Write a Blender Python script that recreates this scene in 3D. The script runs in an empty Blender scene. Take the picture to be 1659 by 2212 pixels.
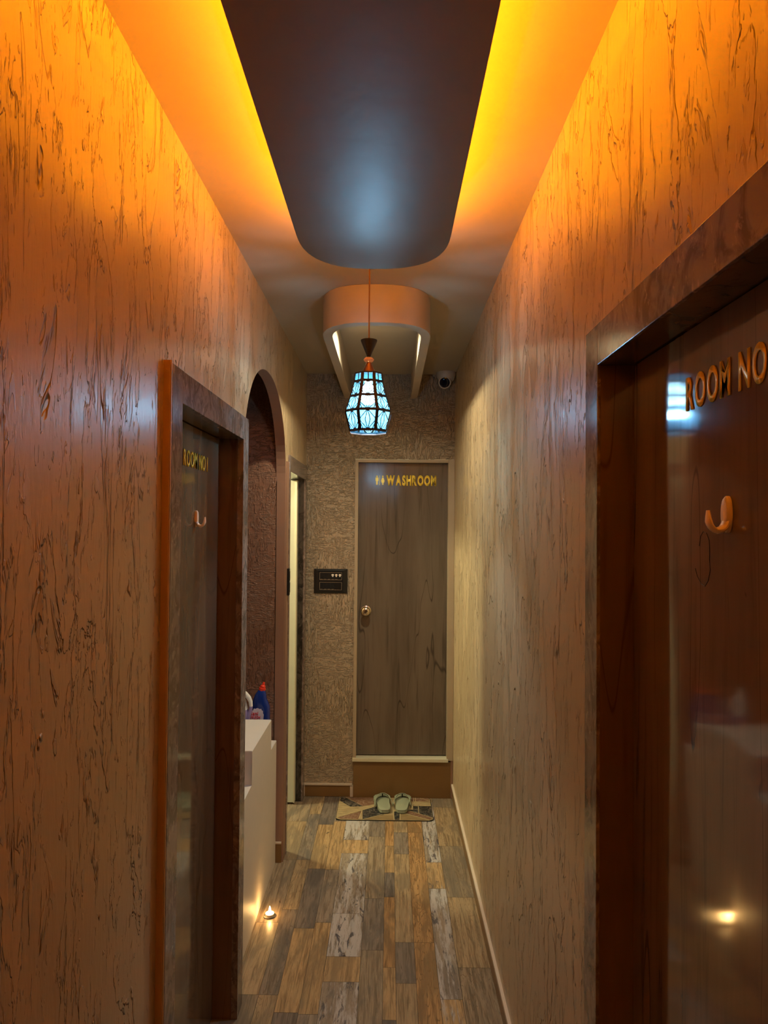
import bpy, bmesh, math, random
from mathutils import Vector, Matrix
random.seed(7)
S = bpy.context.scene
COL = S.collection
PI = math.pi

# ------------------------------------------------------------------ camera
H = 1.70                       # eye height
cd = bpy.data.cameras.new('camera'); cam = bpy.data.objects.new('camera', cd); COL.objects.link(cam)
cd.sensor_fit = 'HORIZONTAL'; cd.sensor_width = 36.0; cd.lens = 36.0 * 1500.0 / 1659.0
cd.clip_start = 0.02
yaw, pitch, roll = -0.0084, 0.0186, 0.0081
fw = Vector((math.sin(yaw) * math.cos(pitch), math.cos(yaw) * math.cos(pitch), math.sin(pitch)))
rt = Vector((math.cos(yaw), -math.sin(yaw), 0)); up = rt.cross(fw)
r2 = math.cos(roll) * rt + math.sin(roll) * up; u2 = -math.sin(roll) * rt + math.cos(roll) * up
m = Matrix((r2, u2, -fw)).transposed().to_4x4(); m.translation = Vector((0, 0, H))
cam.matrix_world = m
S.camera = cam

# ------------------------------------------------------------------ world, lights, exposure
S.view_settings.view_transform = 'Standard'; S.view_settings.look = 'None'
S.view_settings.exposure = 0.58; S.view_settings.gamma = 1.0
S.view_settings.use_curve_mapping = False
w = bpy.data.worlds.new('world'); S.world = w; w.use_nodes = True
w.node_tree.nodes['Background'].inputs['Color'].default_value = (0.02, 0.016, 0.012, 1)
w.node_tree.nodes['Background'].inputs['Strength'].default_value = 0.3
COVE = 68.0            # orange strip emission
COVE_COL = (1.0, 0.315, 0.004)
LAMP_W = 9.0
SPOT_W = 8.5
ROOM_W = 62.0
CANDLE_W = 0.5
FILL_W = 42.0

def lamp(name, kind, loc, energy, color, **k):
    d = bpy.data.lights.new(name, kind); d.energy = energy; d.color = color
    o = bpy.data.objects.new(name, d); o.location = loc
    for a, b in k.items():
        if a == 'rot': o.rotation_euler = b
        else: setattr(d, a, b)
    COL.objects.link(o); return o
lamp('pendant_light', 'POINT', (-0.08, 2.49, 2.165), LAMP_W, (0.62, 0.82, 1.0), shadow_soft_size=0.012)
lamp('downlight_light', 'AREA', (-0.075, 3.22, 2.636), SPOT_W, (1.0, 0.88, 0.58), shape='DISK', size=0.07, spread=math.radians(150))
lamp('side_room_light', 'POINT', (-1.25, 4.12, 2.2), ROOM_W, (1.0, 0.93, 0.56), shadow_soft_size=0.06)
lamp('candle_light', 'POINT', (-0.507, 3.04, 0.035), CANDLE_W, (1.0, 0.50, 0.14), shadow_soft_size=0.006)
lamp('rear_fill_light', 'AREA', (-0.06, -1.6, 2.60), FILL_W, (1.0, 0.79, 0.43), shape='DISK', size=0.25)  # unseen lamp added behind the camera as soft warm fill

# ------------------------------------------------------------------ material helpers
def mat(name, color=(.5, .5, .5), rough=.5, metal=0., coat=0., coat_r=.05, emis=None, estr=0., spec=.5, trans=0., ior=1.45):
    M = bpy.data.materials.new(name); M.use_nodes = True
    b = M.node_tree.nodes['Principled BSDF']
    b.inputs['Base Color'].default_value = (*color, 1); b.inputs['Roughness'].default_value = rough
    b.inputs['Metallic'].default_value = metal; b.inputs['Coat Weight'].default_value = coat
    b.inputs['Coat Roughness'].default_value = coat_r; b.inputs['Specular IOR Level'].default_value = spec
    b.inputs['Transmission Weight'].default_value = trans; b.inputs['IOR'].default_value = ior
    if emis: b.inputs['Emission Color'].default_value = (*emis, 1); b.inputs['Emission Strength'].default_value = estr
    return M
class NT:
    def __init__(s, M): s.t = M.node_tree; s.b = s.t.nodes['Principled BSDF']
    def n(s, typ, **k):
        x = s.t.nodes.new(typ)
        for a, v in k.items():
            if a == 'ins':
                for q, z in v.items(): s.put(x.inputs[q], z)
            else: setattr(x, a, v)
        return x
    def put(s, sock, v):
        if hasattr(v, 'is_output') or isinstance(v, bpy.types.NodeSocket): s.t.links.new(v, sock)
        else: sock.default_value = v
    def math(s, op, a, b=0., clamp=False):
        x = s.n('ShaderNodeMath', operation=op, use_clamp=clamp); s.put(x.inputs[0], a); s.put(x.inputs[1], b); return x.outputs[0]
    def coords(s, scale, rot=(0, 0, 0)):
        tc = s.n('ShaderNodeTexCoord'); mp = s.n('ShaderNodeMapping'); s.put(mp.inputs['Vector'], tc.outputs['Object'])
        mp.inputs['Scale'].default_value = scale; mp.inputs['Rotation'].default_value = rot; return mp.outputs[0]
    def noise(s, vec, scale=1., detail=3., rough=.5, dist=0.):
        x = s.n('ShaderNodeTexNoise'); s.put(x.inputs['Vector'], vec); x.inputs['Scale'].default_value = scale
        x.inputs['Detail'].default_value = detail; x.inputs['Roughness'].default_value = rough; x.inputs['Distortion'].default_value = dist
        return x.outputs['Fac']
    def step(s, v, a, b, lo=0., hi=1., smooth=True):
        x = s.n('ShaderNodeMapRange', interpolation_type='SMOOTHSTEP' if smooth else 'LINEAR')
        s.put(x.inputs['Value'], v)
        for q, z in (('From Min', a), ('From Max', b), ('To Min', lo), ('To Max', hi)): s.put(x.inputs[q], z)
        return x.outputs[0]
    def mix(s, f, a, b, mode='MIX'):
        x = s.n('ShaderNodeMix', data_type='RGBA', blend_type=mode)
        s.put(x.inputs[0], f); s.put(x.inputs[6], (*a, 1) if isinstance(a, tuple) else a); s.put(x.inputs[7], (*b, 1) if isinstance(b, tuple) else b)
        return x.outputs[2]
    def bump(s, h, dist=.003, strength=1., prev=None):
        x = s.n('ShaderNodeBump'); s.put(x.inputs['Height'], h); x.inputs['Distance'].default_value = dist
        x.inputs['Strength'].default_value = strength
        if prev is not None: s.put(x.inputs['Normal'], prev)
        return x.outputs[0]

def plaster(name, color, crev, plateau=1.0, horiz=False, fine=1.0, rough=.30, dist=.011):
    """troweled vertical-drag texture paint with raised flakes, torn edges and short nicks"""
    M = mat(name, color, rough, spec=.5); N = NT(M)
    v = N.coords((8.5, 8.5, 2.1)); v2 = N.coords((38, 38, 8)); v3 = N.coords((75, 75, 20), (.12, .1, 0)); v4 = N.coords((2.2, 2.2, 1.3))
    a = N.noise(v, 1, 5, .60, 1.0); A = N.step(a, .50, .518)
    edge = N.math('MULTIPLY', N.math('MULTIPLY', A, N.math('SUBTRACT', 1., A)), 4., True)
    b = N.noise(v2, 1, 3, .6, 1.2); B = N.step(b, .60, .635)
    area = N.step(N.noise(v4, 3.0, 2), .42, .58)
    B = N.math('MULTIPLY', B, area)
    bedge = N.math('MULTIPLY', N.math('MULTIPLY', B, N.math('SUBTRACT', 1., B)), 4., True)
    c = N.noise(v3, 1, 2, .5, 1.5); C = N.math('MULTIPLY', N.step(c, .64, .70), N.step(N.noise(v4, 7.0, 2), .45, .6))
    g = N.noise(v2, 2.2, 4, .6)
    h = N.math('MULTIPLY', A, plateau)
    h = N.math('ADD', h, N.math('MULTIPLY', B, .55))
    h = N.math('ADD', h, N.math('MULTIPLY', C, .5 * fine))
    h = N.math('ADD', h, N.math('MULTIPLY', g, .07))
    N.put(N.b.inputs['Normal'], N.bump(h, dist, 1.0))
    base = N.mix(N.math('MULTIPLY', A, .35), color, tuple(min(1, x * 1.25) for x in color))
    base = N.mix(N.math('MULTIPLY', edge, .30), base, crev)
    base = N.mix(N.math('MULTIPLY', bedge, .22), base, crev)
    N.put(N.b.inputs['Base Color'], base)
    N.put(N.b.inputs['Roughness'], N.step(A, 0, 1, rough, rough + .08))
    return M
def stucco(name, color, crev, rough=.5, dist=.007):
    """finely ruffled plaster with short cross-hatched scratches"""
    M = mat(name, color, rough); N = NT(M)
    v = N.coords((22, 22, 70)); v2 = N.coords((80, 80, 18)); v4 = N.coords((5, 5, 4))
    a = N.noise(v, 1, 3, .6, 1.4); b = N.noise(v2, 1, 3, .6, 1.2)
    sel = N.step(N.noise(v4, 1, 2), .42, .58)
    h1 = N.step(a, .47, .60); h2 = N.step(b, .47, .60)
    h = N.math('ADD', N.math('MULTIPLY', h1, sel), N.math('MULTIPLY', h2, N.math('SUBTRACT', 1.15, sel)))
    N.put(N.b.inputs['Normal'], N.bump(h, dist, .9))
    e = N.math('MULTIPLY', N.math('MULTIPLY', h1, N.math('SUBTRACT', 1., h1)), 2., True)
    N.put(N.b.inputs['Base Color'], N.mix(e, color, crev))
    return M
def laminate(name, color, dark, rough=.10, wave=.0006, spec=.5):
    """gloss laminate: faint vertical wood figure, knots, thin cracks"""
    M = mat(name, color, rough, spec=spec); N = NT(M)
    v = N.coords((9, 9, 1.1)); v2 = N.coords((40, 40, 2.0)); v3 = N.coords((14, 14, 9))
    n1 = N.noise(v, 1, 4, .6, .2); n2 = N.noise(v2, 1, 3, .6, .4)
    crack = N.step(N.math('ABSOLUTE', N.math('SUBTRACT', N.noise(v, .55, 2, .4, .25), .5)), 0, .0035, 1, 0)
    knot = N.math('MULTIPLY', N.step(N.noise(v3, 1, 3, .6, 1.0), .70, .76), N.step(N.noise(N.coords((3, 3, 2)), 1, 1), .50, .58))
    col = N.mix(N.step(n1, .3, .7), color, tuple(c * .72 for c in color))
    col = N.mix(N.math('MULTIPLY', N.step(n2, .52, .75), .5), col, dark)
    col = N.mix(N.math('MULTIPLY', crack, .7), col, dark)
    col = N.mix(N.math('MULTIPLY', knot, .8), col, dark)
    N.put(N.b.inputs['Base Color'], col)
    N.put(N.b.inputs['Normal'], N.bump(N.noise(N.coords((5, 5, 2.2)), 1, 1), wave * 10, .35))
    return M
def granite(name, color, dark, rough=.16):
    M = mat(name, color, rough); N = NT(M)
    v = N.coords((16, 16, 10)); n = N.noise(v, 1, 5, .65, 1.6); n2 = N.noise(v, 3.5, 4, .6, .6)
    col = N.mix(N.step(n, .42, .62), color, dark)
    col = N.mix(N.math('MULTIPLY', N.step(n2, .58, .68), .5), col, tuple(min(1, c * 1.9) for c in color))
    N.put(N.b.inputs['Base Color'], col)
    N.put(N.b.inputs['Normal'], N.bump(N.noise(N.coords((6, 6, 4)), 1, 1), .004, .3))
    return M
def plainbump(name, color, rough, scale=60, dist=.0008, **k):
    M = mat(name, color, rough, **k); N = NT(M)
    n = N.noise(N.coords((scale, scale, scale)), 1, 3)
    N.put(N.b.inputs['Normal'], N.bump(n, dist, .5))
    N.put(N.b.inputs['Base Color'], N.mix(N.math('MULTIPLY', n, .3), color, tuple(c * .75 for c in color)))
    return M

M_wall = plaster('troweled_paint', (.51, .385, .24), (.26, .145, .065))
M_stucco = stucco('back_stucco', (.42, .335, .24), (.35, .27, .19))
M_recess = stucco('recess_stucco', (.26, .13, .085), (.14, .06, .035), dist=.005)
M_ceil = plainbump('ceiling_paint', (.46, .385, .28), .55, 14, .0015)
M_panel = plainbump('panel_paint', (.20, .145, .115), .42, 9, .003)
M_pelmet = plainbump('pelmet_paint', (.46, .38, .30), .5, 14, .001)
M_led = mat('led_amber', (1, .5, .1), emis=COVE_COL, estr=COVE)
M_leaf = laminate('room_door_laminate', (.19, .13, .085), (.05, .028, .02), .07, spec=.75)
M_wash = laminate('washroom_door_laminate', (.17, .135, .105), (.035, .025, .02), .17, .0014)
M_frame = granite('door_frame_stone', (.25, .195, .175), (.13, .095, .08), .14)
M_jamb = laminate('door_jamb_wood', (.19, .115, .055), (.07, .032, .018), .12)
M_orange = plainbump('casing_edge_paint', (.50, .32, .15), .5, 30)
M_marble = granite('dark_marble', (.075, .062, .052), (.022, .018, .016), .2)
M_cream = plainbump('cream_gloss', (.66, .70, .56), .35, 20)
M_counter = plainbump('white_counter', (.70, .64, .58), .5, 20)
M_beige = plainbump('beige_trim', (.42, .34, .24), .5, 25)
M_trimw = plainbump('pale_trim', (.62, .60, .46), .4, 40)
M_tile = plainbump('brown_tile', (.21, .115, .04), .3, 18)
M_skirtw = plainbump('skirting_grout', (.62, .52, .42), .5, 60)
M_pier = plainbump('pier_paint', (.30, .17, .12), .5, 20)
M_black = mat('black_plastic', (.012, .012, .013), .3)
M_blackm = mat('black_matt', (.015, .013, .012), .45)
M_sw2 = mat('switch_gloss', (.02, .02, .022), .12)
M_line = mat('switch_line', (.45, .36, .25), .4)
M_white = mat('white_plastic', (.8, .76, .70), .35)
M_hook = mat('hook_plastic', (.85, .72, .60), .32)
M_gold = mat('gold_acrylic', (1.0, .74, .10), .25, metal=.15)
M_steel = mat('satin_brass', (.62, .52, .40), .22, metal=1.)
M_copper = mat('brushed_copper', (.36, .17, .09), .35, metal=1.)
M_bead = mat('amber_bead', (1, .55, .3), .05, trans=.6, emis=(1, .35, .12), estr=.03)
M_cord = mat('copper_cord', (.16, .07, .035), .4)
M_shade = mat('bronze_lattice', (.06, .045, .04), .4, metal=.6)
M_bulb = mat('bulb_glow', (1, 1, 1), emis=(.80, .93, 1.0), estr=45.)
M_wax = mat('candle_wax', (.9, .82, .66), .5, emis=(1, .62, .22), estr=5.)
M_flame = mat('flame', (1, .8, .4), emis=(1, .66, .24), estr=60.)
M_alu = mat('aluminium', (.7, .68, .64), .3, metal=1.)
M_tube = mat('room_tube_glow', (1, 1, .9), emis=(1, .93, .62), estr=3.)
M_spotg = mat('downlight_glow', (1, 1, .9), emis=(1, .88, .5), estr=3.)
M_lens = mat('dark_lens', (.006, .008, .02), .05)
M_camw = mat('camera_shell', (.60, .54, .46), .4)
M_blue = mat('blue_bottle', (.006, .028, .20), .18)
M_red = mat('red_cap', (.75, .045, .02), .3)
M_label = mat('label_pale', (.72, .66, .76), .4)
M_redtxt = mat('label_red', (.55, .015, .03), .4)
M_jugw = mat('jug_white', (.78, .78, .76), .3)
M_purple = mat('jug_purple_liquid', (.27, .21, .42), .25)
M_sole = plainbump('sandal_foam', (.27, .29, .20), .6, 300, .001)
M_strap = plainbump('sandal_strap', (.30, .33, .24), .45, 300, .0006)
M_toe = mat('toe_post', (.01, .01, .012), .4)
M_room = mat('side_room_paint', (.62, .60, .46), .6)

# shade panes: thin milky acrylic, lit from inside
def pane_mat():
    M = bpy.data.materials.new('blue_white_acrylic'); M.use_nodes = True; t = M.node_tree
    for x in list(t.nodes): t.nodes.remove(x)
    o = t.nodes.new('ShaderNodeOutputMaterial'); tr = t.nodes.new('ShaderNodeBsdfTranslucent'); tp = t.nodes.new('ShaderNodeBsdfTransparent')
    mx = t.nodes.new('ShaderNodeMixShader'); tr.inputs[0].default_value = (.035, .15, .25, 1); tp.inputs[0].default_value = (.50, .80, .95, 1)
    mx.inputs[0].default_value = .5
    t.links.new(tp.outputs[0], mx.inputs[1]); t.links.new(tr.outputs[0], mx.inputs[2]); t.links.new(mx.outputs[0], o.inputs[0])
    return M
M_pane = pane_mat()

def floor_mat():
    M = mat('vinyl_planks', (.4, .3, .2), .30, spec=.5); N = NT(M)
    at = N.n('ShaderNodeAttribute', attribute_name='tint'); ak = N.n('ShaderNodeAttribute', attribute_name='kind')
    sx = N.n('ShaderNodeSeparateColor'); N.put(sx.inputs[0], ak.outputs['Color'])
    tc = N.n('ShaderNodeTexCoord'); off = N.n('ShaderNodeCombineXYZ'); N.put(off.inputs[2], N.math('MULTIPLY', sx.outputs[2], 40.))
    ad = N.n('ShaderNodeVectorMath', operation='ADD'); N.put(ad.inputs[0], tc.outputs['Object']); N.put(ad.inputs[1], off.outputs[0])
    def mp(sc):
        x = N.n('ShaderNodeMapping'); N.put(x.inputs['Vector'], ad.outputs[0]); x.inputs['Scale'].default_value = sc; return x.outputs[0]
    grain = N.noise(mp((85, 5, 1)), 1, 5, .65, .8)
    wav = N.noise(mp((22, 2.6, 1)), 1, 2, .5, .3)
    rings = N.math('ABSOLUTE', N.math('SINE', N.math('MULTIPLY', wav, 62.)))
    big = N.noise(mp((9, 3.2, 1)), 1, 3, .6, .4)
    col = N.mix(N.step(grain, .40, .66), at.outputs['Color'], N.mix(1., at.outputs['Color'], (.48, .45, .43), 'MULTIPLY'))
    col = N.mix(N.math('MULTIPLY', N.step(rings, 0, .45, 1, 0), N.math('MULTIPLY', sx.outputs[1], .75)), col, (.10, .05, .022))
    col = N.mix(N.math('MULTIPLY', N.step(big, .50, .62), .75), col, N.mix(1., at.outputs['Color'], (.50, .53, .60), 'MULTIPLY'))
    patch = N.math('ADD', N.math('MULTIPLY', N.noise(mp((24, 3.0, 1)), 1, 6, .75, .15), .72), N.math('MULTIPLY', grain, .28))
    th = N.math('SUBTRACT', .75, N.math('MULTIPLY', sx.outputs[0], .30))
    wm = N.step(N.math('SUBTRACT', patch, th), 0., .09)
    col = N.mix(N.math('MULTIPLY', wm, .85), col, (.46, .43, .42))
    dm = N.math('MULTIPLY', N.step(N.noise(mp((34, 8, 1)), 1, 5, .7, .8), .56, .63), N.math('MULTIPLY', sx.outputs[0], .9))
    col = N.mix(dm, col, (.06, .055, .07))
    knot = N.step(N.noise(mp((11, 7, 1)), 1.3, 2, .5, .5), .73, .79)
    col = N.mix(N.math('MULTIPLY', knot, .8), col, (.045, .035, .035))
    N.put(N.b.inputs['Base Color'], col)
    N.put(N.b.inputs['Roughness'], N.step(grain, .3, .7, .26, .42))
    N.put(N.b.inputs['Normal'], N.bump(grain, .0008, .5))
    return M
M_floor = floor_mat(); M_seam = mat('plank_seam', (.03, .02, .015), .6)

# ------------------------------------------------------------------ mesh helpers
class MB:
    def __init__(s): s.b = bmesh.new(); s.mi = 0
    def face(s, pts):
        f = s.b.faces.new([s.b.verts.new(p) for p in pts]); f.material_index = s.mi; return f
    def box(s, a, b, bev=0.):
        x0, x1 = sorted((a[0], b[0])); y0, y1 = sorted((a[1], b[1])); z0, z1 = sorted((a[2], b[2]))
        v = [s.b.verts.new(p) for p in ((x0, y0, z0), (x1, y0, z0), (x1, y1, z0), (x0, y1, z0), (x0, y0, z1), (x1, y0, z1), (x1, y1, z1), (x0, y1, z1))]
        fs = [s.b.faces.new([v[i] for i in q]) for q in ((0, 3, 2, 1), (4, 5, 6, 7), (0, 1, 5, 4), (1, 2, 6, 5), (2, 3, 7, 6), (3, 0, 4, 7))]
        for f in fs: f.material_index = s.mi
        if bev: bmesh.ops.bevel(s.b, geom=list({e for f in fs for e in f.edges}), offset=bev, segments=2, profile=.6, affect='EDGES')
        return s
    def prism(s, pts, vec):
        """closed outline pts (3-D, planar) swept along vec"""
        vec = Vector(vec); a = [s.b.verts.new(p) for p in pts]; c = [s.b.verts.new(Vector(p) + vec) for p in pts]; n = len(pts)
        fs = [s.b.faces.new(a), s.b.faces.new(c[::-1])] + [s.b.faces.new((a[i], c[i], c[(i + 1) % n], a[(i + 1) % n])[::-1]) for i in range(n)]
        for f in fs: f.material_index = s.mi
        return s
    def lathe(s, prof, c=(0, 0, 0), seg=32, axis='z', cap=True, sx=1., sy=1., phase=0.):
        rings = []
        for r, h in prof:
            R = []
            for i in range(seg):
                a = 2 * PI * i / seg + phase; x, y = r * math.cos(a) * sx, r * math.sin(a) * sy
                p = {'z': (x, y, h), 'y': (x, h, y), 'x': (h, x, y)}[axis]
                R.append(s.b.verts.new(Vector(p) + Vector(c)))
            rings.append(R)
        for A, B in zip(rings, rings[1:]):
            for i in range(seg): s.b.faces.new((A[i], A[(i + 1) % seg], B[(i + 1) % seg], B[i])).material_index = s.mi
        if cap:
            for R in (rings[0][::-1], rings[-1]):
                try: s.b.faces.new(R).material_index = s.mi
                except ValueError: pass
        return s
    def tube(s, pts, r, seg=10, flat=1.):
        pts = [Vector(p) for p in pts]; n = len(pts); rr = r if isinstance(r, (list, tuple)) else [r] * n; rings = []
        d0 = (pts[1] - pts[0]).normalized(); ref = Vector((0, 0, 1)) if abs(d0.z) < .9 else Vector((0, 1, 0))
        for i, p in enumerate(pts):
            d = (pts[min(i + 1, n - 1)] - pts[max(i - 1, 0)]).normalized(); a = d.cross(ref).normalized(); b = d.cross(a)
            rings.append([s.b.verts.new(p + a * math.cos(2 * PI * k / seg) * rr[i] * flat + b * math.sin(2 * PI * k / seg) * rr[i]) for k in range(seg)])
        for A, B in zip(rings, rings[1:]):
            for k in range(seg): s.b.faces.new((A[k], A[(k + 1) % seg], B[(k + 1) % seg], B[k])).material_index = s.mi
        s.b.faces.new(rings[0][::-1]); s.b.faces.new(rings[-1]); return s
    def bar(s, a, b, wd, th, nrm):
        """flat strip from a to b, width wd, thickness th along nrm"""
        a, b, nrm = Vector(a), Vector(b), Vector(nrm).normalized(); d = (b - a).normalized(); q = d.cross(nrm).normalized() * wd / 2
        s.prism([a - q, a + q, b + q, b - q], nrm * th); return s
    def loops(s, Ls, cap=True):
        R = [[s.b.verts.new(p) for p in L] for L in Ls]; n = len(R[0])
        for A, B in zip(R, R[1:]):
            for i in range(n): s.b.faces.new((A[i], A[(i + 1) % n], B[(i + 1) % n], B[i])).material_index = s.mi
        if cap: s.b.faces.new(R[0][::-1]); s.b.faces.new(R[-1])
        return s
    def build(s, name, mats, parent=None, smooth=False, sub=0):
        me = bpy.data.meshes.new(name)
        bmesh.ops.recalc_face_normals(s.b, faces=s.b.faces[:]); s.b.to_mesh(me); s.b.free()
        for x in (mats if isinstance(mats, (list, tuple)) else [mats]): me.materials.append(x)
        if smooth:
            me.shade_smooth()
            try: me.set_sharp_from_angle(angle=math.radians(38))
            except Exception: pass
        o = bpy.data.objects.new(name, me); COL.objects.link(o)
        if parent is not None:
            o.parent = parent; o.matrix_parent_inverse = Matrix.Translation(parent.location).inverted() if parent.get('_w') else Matrix()
        if sub:
            q = o.modifiers.new('s', 'SUBSURF'); q.levels = sub; q.render_levels = sub
        return o
def empty(name, loc=(0, 0, 0)):
    """an Empty at the thing's base; parts are modelled in world coordinates and keep them"""
    o = bpy.data.objects.new(name, None); o.location = loc; o.empty_display_size = .05; COL.objects.link(o); o['_w'] = 1; return o
def tag(o, label, cat, group=None):
    o['label'] = label; o['category'] = cat
    if group: o['group'] = group
    return o
def struct(o): o['kind'] = 'structure'; return o
def sup(n, t): return math.copysign(abs(t) ** (2 / n), t)

CEIL = 2.653; XL = -.53; XR = .406; YB = 4.375; YF = -2.6

# ------------------------------------------------------------------ floor (one sheet, planks printed side by side)
def build_floor():
    g = MB(); b = g.b
    lt = b.loops.layers.float_color.new('tint'); lk = b.loops.layers.float_color.new('kind')
    tan = (.37, .265, .155); gold = (.43, .285, .145); grey = (.235, .19, .15); org = (.40, .235, .105); mix = (.30, .24, .185); dk = (.19, .155, .13); tg = (.32, .245, .165); pk = (.40, .25, .18)
    # x0, x1, first seam (repeats with the sheet every 1.012 m), segments: (length share, tint, whitewash, rings)
    cols = [(-1.75, -.62, 3.7, [(1., tan, .1, .3)]),
            (-.62, -.46, 2.536, [(.45, tan, .15, .2), (.55, tg, .1, .2)]),
            (-.46, -.39, 2.536, [(.55, grey, .35, .8), (.45, tan, .15, .6)]),
            (-.39, -.305, 3.458, [(.5, gold, .05, .2), (.5, dk, .1, .1)]),
            (-.305, -.236, 2.439, [(.55, gold, .1, .3), (.45, mix, .25, .2)]),
            (-.236, -.10, 2.764, [(.30, mix, 1., .0), (.55, mix, .95, .1), (.15, gold, .3, .2)]),
            (-.10, -.012, 3.192, [(.62, tg, .12, .1), (.38, grey, .1, .1)]),
            (-.012, .036, 2.70, [(.5, org, .15, .1), (.22, dk, .3, .1), (.28, gold, .1, .2)]),
            (.036, .112, 2.862, [(.75, tan, .05, .1), (.25, grey, .1, .1)]),
            (.112, .195, 2.862, [(1., org, .05, 1.)]),
            (.195, .275, 3.284, [(.25, gold, .75, .2), (.75, mix, .95, .1)]),
            (.275, .45, 2.705, [(.5, tan, .05, .5), (.5, tg, .08, .7)]),
            (.45, 1.2, 3.1, [(1., tan, .1, .3)])]
    g.mi = 0
    rnd = random.Random(3)
    for (x0, x1, s0, segs) in cols:
        P = 1.012; y = s0 - P * 7
        while y < 5.0:
            yy = y
            for (sh, tint, kw, kr) in segs:
                y0, y1 = yy, yy + P * sh; yy = y1
                a, c = max(y0, YF), min(y1, 5.0)
                if c - a < .01: continue
                e = .0007
                f = g.face([(x0 + e, a + e, 0), (x1 - e, a + e, 0), (x1 - e, c - e, 0), (x0 + e, c - e, 0)])
                j = 1 + rnd.uniform(-.08, .08); o = rnd.random()
                for L in f.loops: L[lt] = (tint[0] * j, tint[1] * j, tint[2] * j, 1); L[lk] = (kw, kr, o, 1)
            y += P
    g.mi = 1; g.face([(-1.75, YF, -.0008), (1.2, YF, -.0008), (1.2, 5.0, -.0008), (-1.75, 5.0, -.0008)])
    g.mi = 1; g.box((-1.75, YF, -.05), (1.2, 5.0, -.002))
    bm = g.b
    me = bpy.data.meshes.new('floor'); bm.to_mesh(me); bm.free(); me.materials.append(M_floor); me.materials.append(M_seam)
    o = bpy.data.objects.new('floor', me); COL.objects.link(o); return struct(o)
build_floor()

# ------------------------------------------------------------------ ceiling and walls
struct(MB().box((-1.75, YF, CEIL), (1.2, 5.2, CEIL + .06)).build('ceiling', M_ceil))
def arch_pts():
    P = []; c, a, z0, b = 3.01, .51, 1.917, .439
    for i in range(41):
        t = PI - PI * i / 40; P.append((c + a * sup(2.15, math.cos(t)), z0 + b * sup(2.15, math.sin(t))))
    return P
out = [(YF, 0), (1.655, 0), (1.655, 2.035), (2.45, 2.035), (2.45, 0), (2.50, 0)] + arch_pts() + \
      [(3.52, 0), (3.60, 0), (3.60, 2.02), (4.29, 2.02), (4.29, 0), (YB, 0), (YB, CEIL), (YF, CEIL)]
wl = struct(MB().prism([(XL, y, z) for y, z in out], (-.048, 0, 0)).build('wall_left', [M_wall, M_pier]))
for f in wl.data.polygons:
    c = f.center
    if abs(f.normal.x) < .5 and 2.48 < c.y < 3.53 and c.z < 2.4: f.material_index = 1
out = [(YF, 0), (.52, 0), (.52, 2.05), (1.39, 2.05), (1.39, 0), (YB, 0), (YB, CEIL), (YF, CEIL)]
struct(MB().prism([(XR, y, z) for y, z in out], (.06, 0, 0)).build('wall_right', M_wall))
# end wall with the washroom opening above its step
out = [(-.578, 0), (-.217, 0), (-.217, 2.107), (.402, 2.107), (.402, 0), (.466, 0), (.466, CEIL), (-.578, CEIL)]
struct(MB().prism([(x, YB, z) for x, z in out], (0, .10, 0)).build('wall_back', M_stucco))
struct(MB().box((XL - .048, YF, 0), (XR + .06, YF - .05, CEIL)).build('wall_front', M_wall))
# recess behind the arch
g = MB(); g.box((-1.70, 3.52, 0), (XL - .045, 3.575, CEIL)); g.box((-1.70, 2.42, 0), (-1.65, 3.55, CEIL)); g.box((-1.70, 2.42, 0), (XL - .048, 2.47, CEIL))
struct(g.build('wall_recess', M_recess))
# room beyond the far left door
g = MB(); g.box((-1.70, 4.95, 0), (XL - .05, 5.0, CEIL)); g.box((-1.75, 3.575, 0), (-1.70, 5.0, CEIL)); g.box((XL - .048, YB + .09, 0), (XL - .098, 5.0, CEIL))
struct(g.build('wall_side_room', M_room))

# skirting: right wall, end wall, beside the arch
g = MB(); g.box((XR - .006, 1.43, .002), (XR, YB, .076)); g.mi = 1; g.box((XR - .011, 1.43, .076), (XR, YB, .090))
struct(g.build('baseboard_right', [M_tile, M_skirtw]))
g = MB(); g.box((XL, YB - .008, .002), (-.222, YB, .072)); g.mi = 1; g.box((XL, YB - .013, .072), (-.222, YB, .082)); g.box((-.235, YB - .01, .002), (-.216, YB, .072)); g.box((XL + .0, YB - .0095, .002), (XL + .012, YB, .072))
struct(g.build('baseboard_back', [M_tile, M_skirtw]))
g = MB(); g.box((XL - .045, 3.512, .001), (XL - .002, 3.519, .095)); g.mi = 1; g.box((XL - .045, 3.509, .095), (XL - .002, 3.519, .103))
struct(g.build('baseboard_pier', [M_tile, M_skirtw]))
# smooth painted facing on the pier between arch and far door
struct(MB().box((XL - .001, 3.523, 0), (XL + .006, 3.60, 2.02)).build('trim_1', M_pier))

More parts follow.
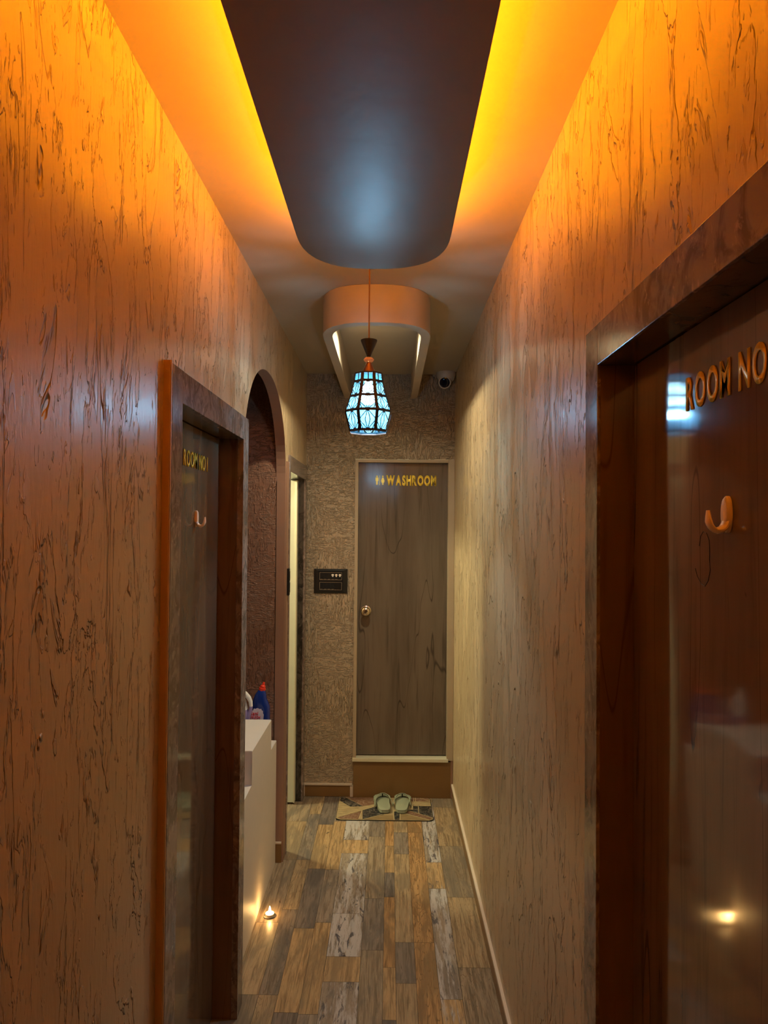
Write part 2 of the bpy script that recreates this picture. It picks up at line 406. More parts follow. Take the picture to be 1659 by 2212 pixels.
# ------------------------------------------------------------------ doors
def letters(text, size, xs, bold, gap, parent, place, thick=.003, M=None, space=.3, per=True):
    """raised letters; place(u, v, d) turns along/up/out distances into a point"""
    u = 0.; made = []; dg = bpy.context.evaluated_depsgraph_get()
    for ch in text:
        if ch == ' ': u += size * space; continue
        cu = bpy.data.curves.new('l', 'FONT'); cu.body = ch; cu.size = size / .70; cu.offset = bold; cu.extrude = 0; cu.resolution_u = 5
        to = bpy.data.objects.new('l', cu); COL.objects.link(to); bpy.context.view_layer.update()
        me = bpy.data.meshes.new_from_object(to.evaluated_get(bpy.context.evaluated_depsgraph_get()))
        bpy.data.objects.remove(to); bpy.data.curves.remove(cu)
        x0 = min(v.co.x for v in me.vertices); x1 = max(v.co.x for v in me.vertices)
        bm = bmesh.new(); bm.from_mesh(me); bpy.data.meshes.remove(me)
        bmesh.ops.remove_doubles(bm, verts=bm.verts, dist=1e-6)
        ret = bmesh.ops.extrude_face_region(bm, geom=bm.faces[:])
        ex = {v for v in ret['geom'] if isinstance(v, bmesh.types.BMVert)}
        for v in bm.verts:
            uu = u + (v.co.x - x0) * xs; v.co = Vector(place(uu, v.co.y, thick if v in ex else 0.))
        u += (x1 - x0) * xs + gap
        g = MB(); g.b.free(); g.b = bm
        made.append(g)
    objs = []
    if per:
        for g in made: objs.append(g.build('letter', M or M_gold, parent))
    else:
        big = bmesh.new()
        for g in made:
            me = bpy.data.meshes.new('t'); g.b.to_mesh(me); g.b.free(); big.from_mesh(me); bpy.data.meshes.remove(me)
        G = MB(); G.b.free(); G.b = big; objs.append(G.build('lettering', M or M_gold, parent))
    return u - gap, objs

def side_door(name, wall_x, sgn, y0, y1, ztop, cw, prot, leaf_x, edge_mat, near_cw=None):
    """stone casing round an opening in a side wall; sgn=+1 when the corridor is on +x side of the wall"""
    d = struct(empty(name, (wall_x, (y0 + y1) / 2, 0))); nc = near_cw or cw
    xo = wall_x + sgn * prot
    g = MB()
    g.box((wall_x - sgn * .002, y0 - nc, 0), (xo, y0, ztop + cw), .0015); g.box((wall_x - sgn * .002, y1, 0), (xo, y1 + cw, ztop + cw), .0015)
    g.box((wall_x - sgn * .002, y0, ztop), (xo, y1, ztop + cw), .0015)
    g.build('casing', M_frame, d)
    g = MB()
    xi = leaf_x - sgn * .04
    g.box((xi, y0 - .018, .0), (xo - sgn * .001, y0 - .0004, ztop)); g.box((xi, y1 + .0004, 0), (xo - sgn * .001, y1 + .018, ztop)); g.box((xi, y0 - .018, ztop + .0004), (xo - sgn * .001, y1 + .018, ztop + .014))
    g.build('jamb', M_marble if name == 'door_4' else M_jamb, d)
    if edge_mat:
        g = MB(); g.box((wall_x - sgn * .001, y0 - nc - .006, 0), (xo - sgn * .001, y0 - nc - .0005, ztop + cw + .006))
        g.box((wall_x + sgn * .010, y0 - nc - .010, 0), (xo - sgn * .003, y0 - nc - .006, ztop + cw + .004))
        g.build('casing_edge', edge_mat, d)
    return d
# near left room door
d1 = side_door('door_1', XL, 1, 1.695, 2.409, 1.994, .081, .020, -.595, M_orange)
MB().box((-.595, 1.700, .006), (-.630, 2.405, 1.992), .001).build('leaf', M_leaf, d1)
# right room door
d2 = side_door('door_2', XR, -1, .56, 1.348, 2.014, .080, .005, .471, None)
MB().box((.471, .564, .006), (.506, 1.344, 2.012), .001).build('leaf', M_leaf, d2)
for pts in ([(1.060, 1.672), (1.056, 1.687), (1.047, 1.694), (1.037, 1.692), (1.028, 1.681), (1.026, 1.664), (1.027, 1.653)],
            [(1.074, 1.637), (1.067, 1.625), (1.054, 1.615), (1.042, 1.612), (1.031, 1.621), (1.024, 1.637), (1.027, 1.653)]):
    MB().tube([(.4708, y, z) for y, z in pts], .0005, 6).build('scuff_mark', M_blackm, d2)
# far left door, its cream leaf standing open into the side room
d4 = side_door('door_4', XL, 1, 3.64, 4.285, 1.975, .085, .009, -.58, None, near_cw=.038)
MB().box((-.571, 4.240, .012), (-1.18, 4.275, 1.968), .002).build('leaf', M_cream, d4)
MB().box((-.5640, 4.232, .012), (-.5715, 4.279, 1.968), .0015).build('edge_strip', M_trimw, d4)
# washroom door in the end wall, up one step
d3 = struct(empty('door_3', (.08, YB, .24)))
g = MB(); g.box((-.205, 4.405, .252), (.366, 4.44, 2.093), .001)
LT = lambda x: (x - .08) * .014          # the leaf stands very slightly ajar
for v in g.b.verts: v.co.y += LT(v.co.x)
g.build('leaf', M_wash, d3)
g = MB(); g.box((-.220, 4.362, .232), (-.200, 4.45, 2.094)); g.box((-.2195, 4.363, 2.094), (.385, 4.45, 2.110))
g.build('frame', M_beige, d3)
g = MB()
rr = random.Random(5); x = -.219
while x < .395:
    wd = rr.uniform(.015, .05); h = rr.uniform(.001, .006); g.box((x, 4.366, 2.1095), (min(x + wd, .40), 4.3745, 2.1105 + h), .0004); x += wd
g.build('grout_line', M_trimw, d3)
struct(MB().box((.3655, 4.352, .235), (.405, 4.45, 2.112), .001).build('trim_2', M_beige))
g = MB(); g.box((-.222, 4.345, .226), (.375, 4.44, .246), .002)
struct(g.build('trim_3', M_trimw))
g = MB(); g.box((-.216, 4.358, .0), (.390, 4.47, .226), .001); g.mi = 1; g.box((.390, 4.356, 0), (.405, 4.47, .235), .002); g.box((-.222, 4.356, .222), (.385, 4.40, .2255))
struct(g.build('step', [M_tile, M_pier])); bpy.data.objects['step'].name = 'trim_4'
# knob with rose
g = MB(); g.lathe([(.001, -.001), (.030, -.001), (.033, -.004), (.032, -.009), (.024, -.012), (.012, -.014), (.011, -.030), (.018, -.036), (.027, -.044), (.029, -.052), (.026, -.060), (.018, -.065), (.012, -.066), (.010, -.063), (.001, -.0625)], (-.146, 4.402, 1.158), 40, 'y')
g.build('knob', M_steel, d3, smooth=True)

# gold lettering
sg = empty('door_lettering', (.13, 4.405, 1.96))
wtot, _ = letters('WASHROOM', .059, .54, .0045, .0042, sg, lambda u, v, d: (-.024 + u, 4.4045 + LT(-.024 + u) - d, 1.954 + v), .003)
tag(sg, 'gold WASHROOM lettering with man and woman pictograms on the end door', 'sign')
def picto(x, woman):
    g = MB(); z = 1.954; y = 4.4045 + LT(x)
    g.lathe([(.0001, 0), (.0052, 0), (.0052, -.003), (.0001, -.003)], (x, y, z + .054), 16, 'y')
    if woman: body = [(-.005, .046), (.005, .046), (.0095, .030), (.0125, .022), (.0085, .021), (.006, .027), (.0095, .014), (.0045, .014), (.0045, 0), (.001, 0), (.001, .014), (-.001, .014), (-.001, 0), (-.0045, 0), (-.0045, .014), (-.0095, .014), (-.006, .027), (-.0085, .021), (-.0125, .022), (-.0095, .030)]
    else: body = [(-.008, .047), (.008, .047), (.0095, .044), (.0095, .024), (.0065, .024), (.006, .038), (.0055, 0), (.0008, 0), (.0005, .024), (-.0005, .024), (-.0008, 0), (-.0055, 0), (-.006, .038), (-.0065, .024), (-.0095, .024), (-.0095, .044)]
    g.prism([(x + a, y, z + b) for a, b in body], (0, -.003, 0)); g.build('pictogram', M_gold, sg)
picto(-.083, False); picto(-.046, True)
MB().box((-.067, 4.4030, 1.952), (-.0645, 4.3995, 2.014)).build('divider_bar', M_gold, sg)
# right door: letters run away from the far side towards the camera
sg = empty('door_lettering', (.471, 1.0, 1.88))
L, _ = letters('ROOM NO', .050, .60, .0020, .0065, sg, lambda u, v, d: (.4707 - d, 1.105 - u, 1.886 + v), .0015, space=.34)
print('ROOM NO width', L)
tag(sg, 'shiny gold ROOM NO lettering on the brown gloss door at the right', 'sign')
sg = empty('door_lettering', (-.595, 2.1, 1.88))
L, _ = letters('ROOM NO 1', .047, .66, .0006, .007, sg, lambda u, v, d: (-.5947 + d, 1.985 + u, 1.868 + v), .0025, space=.35)
print('ROOM NO 1 width', L)
tag(sg, 'dull gold ROOM NO 1 lettering on the dark gloss door at the left', 'sign')

# coat hooks stuck on the doors: oval back, J-shaped arm turned up
def hook(x, y, z, sgn, label, s=1.):
    o = empty('wall_hook', (x, y, z))
    g = MB(); n = 20
    g.loops([[(x + sgn * dd, y + k * .0105 * s * math.cos(2 * PI * i / n), z + k * (.027 if math.sin(2 * PI * i / n) < 0 else .024) * s * math.sin(2 * PI * i / n)) for i in range(n)] for dd, k in ((.0003, 1.), (.005, 1.), (.0080, .85), (.009, .45))])
    g.build('back_plate', M_hook, o, smooth=True)
    pts = []
    for i in range(13):
        t = PI * (-.0) + PI * i / 12; pts.append((x + sgn * (.004 + .0125 - .0125 * math.cos(t)), y, z - .007 - .017 * math.sin(t)))
    pts = [(x + sgn * .004, y, z + .012)] + pts + [(x + sgn * .0295, y, z + .004)]
    g = MB(); g.tube(pts, [.007] * 2 + [.0105 * s] * 6 + [.0085 * s] * 5 + [.0075 * s, .0045 * s], 14, .45)
    g.build('arm', M_hook, o, smooth=True)
    tag(o, label, 'hook')
hook(-.595, 2.120, 1.716, 1, 'small white plastic coat hook on the ROOM NO 1 door')
hook(.471, .967, 1.720, -1, 'white plastic coat hook on the brown door at the right')

# ------------------------------------------------------------------ hanging ceiling panels
def uend(cx, hw, y_side, depth, n, y_other, front=True):
    """outline in x,y: straight sides, one bulged end"""
    P = []
    for i in range(33):
        t = PI * i / 32; c, s_ = math.cos(t), math.sin(t)
        P.append((cx + hw * sup(n, c), y_side + depth * sup(n, s_)))
    return P
def hung_panel():
    o = empty('ceiling_panel', (-.051, .0, 2.50))
    P = uend(-.051, .214, 1.90, .257, 2.5, 0) + [(-.265, -2.2), (.163, -2.2)]
    MB().prism([(x, y, 2.50) for x, y in P], (0, 0, .030)).build('board', M_panel, o)
    # amber light strips lying on top, along the rim
    g = MB(); n = len(P) - 2
    ring = [(.163 - .014, -2.1)] + [((x + .051) * .93 - .051, 1.90 + (y - 1.90) * .93) for x, y in P[:n]] + [(-.265 + .014, -2.1)]
    for sx in (-.251, .149): g.box((sx - .006, -2.1, 2.532), (sx + .006, 1.93, 2.542))
    for (a, b) in zip(ring[1:-1], ring[2:-1]):
        if (Vector(a) - Vector(b)).length > 1e-4 and min(a[1], b[1]) > 1.93: g.bar((*a, 2.532), (*b, 2.532), .012, .010, (0, 0, 1))
    g.build('light_strip', M_led, o)
    g = MB()
    for y in (-1.8, -.6, .6, 1.6):
        for x in (-.12, .02): g.tube([(x, y, 2.53), (x, y, CEIL)], .004, 8)
    g.build('hanger', M_steel, o)
    tag(o, 'long dark brown hanging ceiling board with rounded end and amber glow around it', 'ceiling panel')
hung_panel()
def pelmet():
    o = empty('ceiling_pelmet', (-.062, 3.6, 2.50))
    O = uend(-.062, .229, 2.98, -.25, 2.5, 0); I = uend(-.062, .189, 2.98, -.205, 2.5, 0)
    P = [(.167, YB - .001)] + O + [(-.291, YB - .001), (-.251, YB - .001)] + I[::-1] + [(.127, YB - .001)]
    b = bmesh.new(); g = MB(); g.b.free(); g.b = b
    # strip quads between outer and inner outline, closed in height
    A = [(.167, YB - .001)] + O + [(-.291, YB - .001)]; B = [(.127, YB - .001)] + I + [(-.251, YB - .001)]
    z0, z1 = 2.50, CEIL - .001
    def V(p, z): return b.verts.new((p[0], p[1], z))
    a0 = [V(p, z0) for p in A]; a1 = [V(p, z1) for p in A]; b0 = [V(p, z0) for p in B]; b1 = [V(p, z1) for p in B]
    for i in range(len(A) - 1):
        for q in ((a0[i], a0[i + 1], a1[i + 1], a1[i]), (b0[i], b1[i], b1[i + 1], b0[i + 1]), (a0[i], b0[i], b0[i + 1], a0[i + 1]), (a1[i], a1[i + 1], b1[i + 1], b1[i])): b.faces.new(q)
    for i in (0, -1): b.faces.new((a0[i], a1[i], b1[i], b0[i]))
    g.build('ring', M_pelmet, o, smooth=True)
    tag(o, 'U-shaped hollow ceiling surround running to the end wall above the washroom door', 'ceiling panel')
pelmet()
o = empty('downlight', (-.075, 3.22, CEIL))
MB().lathe([(.036, 0), (.046, 0), (.046, -.006), (.036, -.006)], (-.075, 3.22, CEIL - .0005), 32, cap=False).build('bezel', M_white, o, smooth=True)
MB().lathe([(.001, -.002), (.0355, -.002)], (-.075, 3.22, CEIL), 32).build('diffuser', M_spotg, o)
tag(o, 'small round downlight inside the U-shaped ceiling surround', 'ceiling light')

# ------------------------------------------------------------------ pendant lamp
def pendant():
    cx, cy = -.08, 2.49
    o = empty('pendant_lamp', (cx, cy, 2.027))
    def L(name, prof, m, seg=40): return MB().lathe(prof, (cx, cy, 0), seg).build(name, m, o, smooth=True)
    L('ceiling_rose', [(.001, CEIL - .001), (.035, CEIL - .001), (.034, CEIL - .012), (.004, CEIL - .016)], M_blackm)
    L('cord', [(.0026, 2.36), (.0026, CEIL - .014)], M_cord, 12)
    L('cap_cone', [(.0055, 2.303), (.0295, 2.361), (.0298, 2.365), (.027, 2.3655), (.004, 2.362)], M_blackm)
    L('bead', [(.005, 2.283), (.0145, 2.287), (.0192, 2.294), (.0145, 2.301), (.005, 2.304)], M_bead, 16)
    L('neck', [(.0275, 2.2415), (.0262, 2.2435), (.0085, 2.284), (.004, 2.285)], M_copper)
    rings = [(.0510, 2.241), (.0545, 2.211), (.0675, 2.158), (.0868, 2.104), (.0690, 2.035)]
    pt = lambda k, i, s=1., dz=0.: Vector((cx + rings[i][0] * s * math.cos(PI / 8 + k * PI / 4 - PI / 2), cy + rings[i][0] * s * math.sin(PI / 8 + k * PI / 4 - PI / 2), rings[i][1] + dz))
    fr = MB(); pats = MB(); panes = MB()
    for k in range(8):
        mid = (pt(k, 2) + pt(k + 1, 2)) / 2; nrm0 = Vector((mid.x - cx, mid.y - cy, 0)).normalized()
        for i in range(5):
            wd = (.005, .009, .009, .0095, .009)[i]; fr.bar(pt(k, i), pt(k + 1, i), wd, .0016, nrm0)
        for i in range(4):
            a, b_, c, d_ = pt(k, i), pt(k + 1, i), pt(k + 1, i + 1), pt(k, i + 1)
            n = (b_ - a).cross(d_ - a).normalized()
            if n.dot(nrm0) < 0: n = -n
            vr = Vector((a.x - cx, a.y - cy, 0)).normalized()
            fr.bar(a, d_, .0115, .0018, vr)
            pa = [q - n * .0012 for q in (a, b_, c, d_)]; panes.face(pa)
            mt = (a + b_) / 2; mb_ = (d_ + c) / 2; ml = (a + d_) / 2; mr = (b_ + c) / 2; ce = (mt + mb_) / 2
            th = dict(wd=.0013, th=.001, nrm=n)
            if i == 0: pats.bar(mt, mb_, .0034, .001, n); continue
            il = ml.lerp(ce, .22); ir = mr.lerp(ce, .22); dl = ce.lerp(ml, .30); dr = ce.lerp(mr, .30)
            for p, q in ((mt, dl), (dl, mb_), (mt, dr), (dr, mb_), (mt, ml), (ml, mb_), (mt, mr), (mr, mb_), (ml, d_.lerp(c, .2)), (mr, c.lerp(d_, .2))):
                pats.bar(p, q, .0030, .001, n)
    fr.build('shade_frame', M_shade, o); pats.build('lattice', M_shade, o); panes.build('acrylic_panes', M_pane, o)
    # thin metal top plate
    g = MB(); g.loops([[pt(k, 0, .99, .0) for k in range(8)], [pt(k, 0, .52, .002) for k in range(8)]], cap=False); g.build('top_plate', M_copper, o)
    bl = MB().lathe([(.004, 2.225), (.013, 2.222), (.0135, 2.205), (.020, 2.196), (.029, 2.178), (.0305, 2.163), (.026, 2.145), (.014, 2.134), (.001, 2.131)], (cx, cy, 0), 32).build('bulb', M_bulb, o, smooth=True)
    MB().lathe([(.012, 2.24), (.014, 2.24), (.014, 2.2225), (.012, 2.2225)], (cx, cy, 0), 20).build('bulb_socket', M_blackm, o)
    return tag(o, 'faceted bronze lattice pendant lamp with glowing blue white panes on a thin cord', 'lamp')
pendant()
bpy.data.objects['pendant_light'].location.z = 2.10

# ------------------------------------------------------------------ security camera
o = empty('security_camera', (.343, 4.32, CEIL))
MB().lathe([(.001, 0), (.060, 0), (.061, -.012), (.056, -.030), (.047, -.050), (.040, -.056)], (.343, 4.315, CEIL - .0005), 36).build('base', M_camw, o, smooth=True)
cdir = Vector((-.10, -.93, -.36)).normalized(); c0 = Vector((.335, 4.300, CEIL - .062))
def orient(g, c, d):
    q = Vector((0, 0, 1)).rotation_difference(d)
    for v in g.b.verts: v.co = q @ v.co + c
    return g
orient(MB().lathe([(.001, -.042), (.022, -.036), (.036, -.020), (.040, 0), (.040, .018), (.038, .024), (.033, .026)], seg=36), c0, cdir).build('eyeball', M_camw, o, smooth=True)
orient(MB().lathe([(.001, .0275), (.012, .0275), (.030, .0268), (.0325, .0255), (.033, .022)], seg=36), c0, cdir).build('lens', M_lens, o, smooth=True)
tag(o, 'white turret security camera on the ceiling in the end corner', 'security camera')

# ------------------------------------------------------------------ switch boards
o = empty('switch_board', (-.367, YB, 1.345))
x0, x1, z0, z1 = -.473, -.262, 1.268, 1.421; yb = YB - .001
g = MB(); g.loops([[(x0, yb, z0), (x1, yb, z0), (x1, yb, z1), (x0, yb, z1)], [(x0, yb - .006, z0), (x1, yb - .006, z0), (x1, yb - .006, z1), (x0, yb - .006, z1)],
     [(x0 + .028, yb - .014, z0 + .012), (x1 - .028, yb - .014, z0 + .012), (x1 - .028, yb - .014, z1 - .012), (x0 + .028, yb - .014, z1 - .012)]])
g.build('plate', M_black, o)
for (za, zb) in ((1.352, 1.399), (1.290, 1.338)):
    xa, xb = x0 + .036, x1 - .036
    g = MB(); t = .0011
    for q in (((xa, za), (xb, za + t)), ((xa, zb - t), (xb, zb)), ((xa, za), (xa + t, zb)), ((xb - t, za), (xb, zb))):
        g.box((q[0][0], yb - .0146, q[0][1]), (q[1][0], yb - .0135, q[1][1]))
    for j in range(5 if za > 1.34 else 4):
        g.box((xa + .004 + j * .0235, yb - .0146, za + .004), (xa + .019 + j * .0235, yb - .0142, za + .0052))
    fr = g.build('module_frame', M_line, o)
    for j in range(6 if za > 1.34 else 4):
        MB().box((xa + .002 + j * .0226, yb - .0150, za + .008), (xa + .0236 + j * .0226, yb - .0138, zb - .003), .0006).build('switch', M_sw2, fr)
    if za > 1.34:
        for j in range(3):
            cx = xb - .012 - j * .0226
            MB().lathe([(.0012, 0), (.0085, 0), (.0078, -.004), (.0012, -.005)], (cx, yb - .0152, za + .031), 20, 'y', sy=.75).build('indicator', M_white, fr, smooth=True)
            MB().lathe([(.001, 0), (.0055, 0), (.0045, -.003), (.001, -.0035)], (cx, yb - .0152, za + .023), 16, 'y', sy=.8).build('indicator', M_white, fr, smooth=True)
tag(o, 'black modular switch board on the end wall beside the washroom door', 'switch board')
o = empty('switch_board', (XL + .006, 3.58, 1.40))
g = MB(); g.box((XL + .0062, 3.552, 1.335), (XL + .018, 3.5845, 1.472), .002); g.build('plate', M_black, o)
g = MB(); g.box((XL + .018, 3.558, 1.35), (XL + .0195, 3.580, 1.40), .0005); g.box((XL + .018, 3.558, 1.41), (XL + .0195, 3.580, 1.458), .0005); g.build('switch', M_sw2, o)
tag(o, 'narrow black switch plate seen edge-on between the arch and far left door', 'switch board')

# ------------------------------------------------------------------ stepped white counter in the arch
prof = [(2.515, .0), (3.505, .0), (3.505, .614), (3.345, .614), (3.345, .762), (2.88, .762), (2.88, .620), (2.63, .620), (2.63, .45), (2.515, .45)]
def ctr():
    g = MB(); g.prism([(-.560, y, z) for y, z in prof], (-.55, 0, 0))
    bmesh.ops.bevel(g.b, geom=[e for e in g.b.edges], offset=.002, segments=2, affect='EDGES')
    o = g.build('stepped_counter', M_counter); return tag(o, 'white stepped masonry counter filling the arched recess on the left', 'counter')
ctr()

# ------------------------------------------------------------------ cleaner bottles on the back step
def sq(cx, cy, z, hx, hy, n=24, e=2.6): return [(cx + hx * sup(e, math.cos(2 * PI * i / n)), cy + hy * sup(e, math.sin(2 * PI * i / n)), z) for i in range(n)]
BY = 3.445
o = empty('cleaner_bottle', (-.628, BY, .614))
g = MB(); zb = .614
rows = [(.615, .038), (.618, .043), (.64, .0445), (.72, .0445), (.775, .0445)]
LO = [sq(-.629, BY, z, h, .030) for z, h in rows]
LO += [sq(-.629, BY, .800, .0435, .030), sq(-.633, BY, .822, .0375, .029), sq(-.634, BY, .840, .0315, .027), sq(-.631, BY, .858, .0270, .024), sq(-.628, BY, .872, .0200, .019), sq(-.626, BY, .880, .0150, .015)]
g.loops(LO); g.build('body', M_blue, o, smooth=True)
def cone_stack(o, c, d, rows, m, name):
    orient(MB().lathe(rows, seg=24), Vector(c), Vector(d).normalized()).build(name, m, o, smooth=True)
cone_stack(o, (-.6255, BY, .876), (.24, 0, 1), [(.001, 0), (.0165, 0), (.0165, .013), (.0135, .014), (.0125, .024), (.0085, .026), (.0060, .030), (.0052, .040), (.0035, .043), (.001, .0435)], M_red, 'cap')
# label: pale splash shape with two lines of red lettering
g = MB(); n = 28; lp = []
for i in range(n):
    t = 2 * PI * i / n; r = 1 + (.05 if i % 2 else -.03); lp.append((-.641 + .030 * r * sup(3, math.cos(t)), BY - .0312, .745 + .050 * r * sup(3, math.sin(t))))
g.prism(lp, (0, .0035, 0)); lab = g.build('label', M_label, o)
def bt(u0, z0, size): return lambda u, v, d: (u0 + u + v * .12, BY - .0313 - d, z0 + v)
letters('Sani', .0185, .80, .0009, .0018, lab, bt(-.6760, .7625, 1), .0006, M_redtxt, per=False)
letters('FRESH', .0150, .70, .0009, .0016, lab, bt(-.6750, .7440, 1), .0006, M_redtxt, per=False)
tag(o, 'blue toilet cleaner bottle with a red nozzle cap standing on the white counter', 'bottle')
o = empty('detergent_jug', (-.735, 3.43, .614)); JY = 3.385
g = MB(); LO = [sq(-.735, JY, z, h, .030) for z, h in ((.615, .055), (.62, .060), (.70, .062), (.755, .060), (.80, .053))]
g.mi = 1; g.loops(LO, cap=False)
g.mi = 0; LO = [sq(-.735, JY, .80, .053, .030), sq(-.737, JY, .84, .045, .028), sq(-.738, JY, .87, .036, .026), sq(-.738, JY, .895, .022, .022), sq(-.738, JY, .905, .018, .018)]
g.loops(LO); g.build('body', [M_jugw, M_purple], o, smooth=True)
hp = [(-.725, .892), (-.708, .886), (-.690, .872), (-.676, .856), (-.668, .838), (-.6655, .815)]
MB().tube([(x, JY - .006, z) for x, z in hp], [.012, .012, .0115, .011, .0095, .0085], 14).build('handle', M_jugw, o, smooth=True)
hp = [(-.6655, .8155), (-.668, .795), (-.676, .775), (-.684, .750), (-.690, .70)]
MB().tube([(x, JY - .006, z) for x, z in hp], [.0085, .0095, .012, .016, .016], 14).build('handle', M_purple, o, smooth=True)
MB().lathe([(.001, .902), (.021, .902), (.021, .925), (.001, .926)], (-.738, JY, 0), 24).build('cap', M_white, o, smooth=True)
tag(o, 'white handled jug of purple liquid next to the blue bottle', 'jug')

# ------------------------------------------------------------------ tealight
o = empty('tealight_candle', (-.507, 3.04, 0))
MB().lathe([(.001, .0004), (.024, .0004), (.0262, .003), (.0245, .006), (.0195, .0065), (.0195, .013), (.0188, .013), (.018, .007), (.001, .007)], (-.507, 3.04, 0), 32).build('cup', M_alu, o, smooth=True)
MB().lathe([(.001, .0068), (.0178, .0068), (.0178, .0120), (.010, .0125), (.001, .0115)], (-.507, 3.04, 0), 32).build('wax', M_wax, o, smooth=True)
MB().lathe([(.0008, .012), (.0045, .016), (.0058, .022), (.0042, .031), (.0012, .042)], (-.507, 3.04, 0), 16).build('flame', M_flame, o, smooth=True)
tag(o, 'lit tealight candle in a metal cup on the floor by the white counter', 'candle')

# ------------------------------------------------------------------ doormat and sandals
def mat_():
    black = mat('mat_black_marble', (.022, .024, .024), .35); brown = mat('mat_brown_marble', (.17, .085, .05), .4); beige = mat('mat_beige_wood', (.40, .30, .16), .45); tan = mat('mat_tan_wood', (.28, .19, .09), .45); line = mat('mat_gold_line', (.50, .40, .22), .4)
    for M_, sc in ((black, 18), (brown, 14)):
        N = NT(M_); n = N.noise(N.coords((sc, sc, sc)), 1, 5, .7, 1.2); v = N.step(N.math('ABSOLUTE', N.math('SUBTRACT', n, .5)), 0, .02, .7, 0)
        N.put(N.b.inputs['Base Color'], N.mix(v, tuple(M_.node_tree.nodes['Principled BSDF'].inputs['Base Color'].default_value)[:3], (.42, .34, .26)))
    for M_ in (beige, tan):
        N = NT(M_); n = N.noise(N.coords((14, 120, 1)), 1, 4, .6, .4); c = tuple(M_.node_tree.nodes['Principled BSDF'].inputs['Base Color'].default_value)[:3]
        N.put(N.b.inputs['Base Color'], N.mix(N.step(n, .4, .65), c, tuple(q * .6 for q in c)))
    x0, x1, y0, y1 = -.300, .266, 4.018, 4.352
    P = []
    for (cx, cy, a0) in ((x1 - .025, y1 - .025, 0), (x0 + .025, y1 - .025, 90), (x0 + .025, y0 + .025, 180), (x1 - .025, y0 + .025, 270)):
        for j in range(6): a = math.radians(a0 + 18 * j); P.append((cx + .025 * math.cos(a), cy + .025 * math.sin(a)))
    o = empty('doormat', ((x0 + x1) / 2, (y0 + y1) / 2, 0))
    MB().prism([(x, y, .0005) for x, y in P], (0, 0, .004)).build('backing', M_blackm, o)
    z = .0050
    polys = [(2, [(-.297, 4.04), (-.27, 4.021), (.24, 4.021), (.263, 4.04), (.263, 4.33), (.245, 4.349), (-.28, 4.349), (-.297, 4.33)]),
             (0, [(-.296, 4.300), (-.285, 4.345), (-.262, 4.348), (-.147, 4.212), (-.224, 4.205)]),
             (1, [(-.255, 4.348), (-.06, 4.348), (-.03, 4.27), (-.147, 4.214)]),
             (1, [(-.285, 4.050), (-.150, 4.145), (-.165, 4.030), (-.272, 4.030)]),
             (0, [(-.143, 4.030), (-.148, 4.150), (-.03, 4.245), (-.02, 4.100)]),
             (3, [(-.135, 4.024), (-.030, 4.092), (.035, 4.092), (.036, 4.024)]),
             (0, [(.040, 4.024), (.038, 4.14), (.072, 4.14), (.070, 4.024)]),
             (3, [(.078, 4.12), (.075, 4.024), (.235, 4.024)]), (1, [(.085, 4.13), (.245, 4.032), (.26, 4.055), (.115, 4.16)]),
             (0, [(.118, 4.165), (.262, 4.062), (.262, 4.222), (.152, 4.222), (.152, 4.17)]),
             (2, [(.125, 4.23), (.262, 4.23), (.262, 4.285), (.125, 4.285)]), (1, [(.10, 4.29), (.262, 4.29), (.25, 4.347), (.10, 4.348)])]
    g = MB()
    for k, (mi, pp) in enumerate(polys):
        g.mi = mi; g.face([(x, y, z + .00012 * k) for x, y in pp])
    g.mi = 4
    for a, b in (((-.296, 4.045), (-.02, 4.25)), ((-.165, 4.03), (-.150, 4.15)), ((-.139, 4.022), (-.03, 4.096)), ((.038, 4.022), (.036, 4.16)), ((.073, 4.022), (.075, 4.12)), ((.075, 4.125), (.24, 4.024)), ((.262, 4.226), (.12, 4.226)), ((.262, 4.288), (.12, 4.288)), ((.262, 4.258), (.12, 4.258)), ((.152, 4.165), (.152, 4.285)), ((.185, 4.11), (.185, 4.222)), ((.16, 4.29), (.16, 4.348)), ((.172, 4.29), (.172, 4.348)), ((.20, 4.345), (.262, 4.295))):
        g.bar((*a, z + .0016), (*b, z + .0016), .0032, .0004, (0, 0, 1))
    g.build('printed_top', [black, brown, beige, tan, line], o)
    tag(o, 'thin marble and wood patchwork doormat on the planks before the brown step', 'doormat')
mat_()
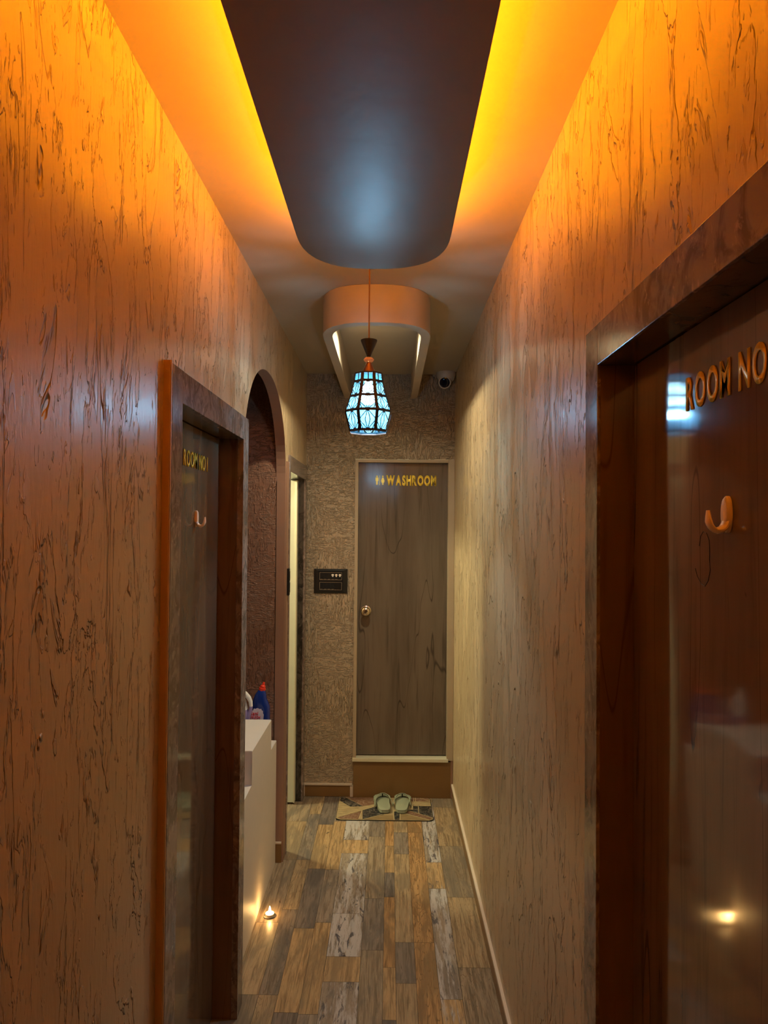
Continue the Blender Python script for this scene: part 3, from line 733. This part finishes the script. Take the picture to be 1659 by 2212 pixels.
def sandal(cx, cy, mir, rot, label):
    o = empty('sandal', (cx, cy, .0065)); q = Matrix.Rotation(rot, 3, 'Z')
    def W(x, y, z): v = q @ Vector((x * mir, y, 0)); return (cx + v.x, cy + v.y, z)
    # outline heel (y<0) to toe (y>0); inner side is +x for the left sandal
    half = [(-.125, .0, .0), (-.122, .018, .018), (-.108, .030, .029), (-.08, .0345, .033), (-.03, .037, .033), (.02, .0445, .037), (.06, .0495, .045), (.09, .0475, .047), (.112, .036, .038), (.124, .018, .020), (.127, 0, 0)]
    def outline(k): 
        A = [(-a * k * 1.1, y * k) for y, a, b in half]; B = [(b * k * 1.1, y * k) for y, a, b in half[::-1]][1:-1]; return A + B
    zb = .0066
    g = MB(); g.loops([[W(x, y, zb + h) for x, y in outline(k)] for h, k in ((0, .96), (.003, 1.), (.011, 1.), (.0115, .985), (.013, .985), (.021, .985), (.0235, .95))])
    g.build('sole', M_sole, o, smooth=True)
    zt = zb + .0235
    # broad V strap: two curved bands rising from the instep sides to the toe post
    for sx, a0 in ((-1, .0545), (1, .0515)):
        g = MB(); n = 14; sec = []
        for i in range(n + 1):
            t = i / n; th = t * PI / 2; c, q_ = math.cos(th), math.sin(th)
            wd = .022 * (1 - .25 * t)
            lo = (sx * a0 * c * 1.02 + .002 * t, -.050 + .130 * q_ + .004 * t, zt - .012 * (1 - t) ** 2 + .014 * q_)
            hi = (sx * (a0 * c * .90 + .0005) + .002 * t, -.062 + .128 * q_ - .012 * t, lo[2] + wd * .85)
            sec.append([W(*lo), W(*hi), W(hi[0] + sx * .0022 * c, hi[1] + .0022 * q_, hi[2] + .001), W(lo[0] + sx * .003 * c, lo[1] + .003 * q_, lo[2])])
        g.loops(sec); g.build('strap', M_strap, o, smooth=True)
    MB().tube([W(.002, .070, zt - .003), W(.002, .073, zt + .020)], .0036, 10).build('toe_post', M_toe, o, smooth=True)
    # dark lining line along the strap edge
    tag(o, label, 'sandal', None)
sandal(-.026, 4.228, 1, .10, 'left grey green flip flop of the pair on the doormat')
sandal(.088, 4.228, -1, -.06, 'right grey green flip flop of the pair on the doormat')

# ------------------------------------------------------------------ unseen sources of light: tube in the side room, added fill light behind the camera
o = empty('tube_light', (-1.25, 4.2, 2.3))
MB().box((-1.55, 4.90, 2.28), (-.95, 4.95, 2.33), .004).build('housing', M_white, o)
MB().tube([(-1.52, 4.885, 2.30), (-.98, 4.885, 2.30)], .013, 16).build('tube', M_tube, o, smooth=True)
tag(o, 'slim tube light high on the wall of the side room', 'light')
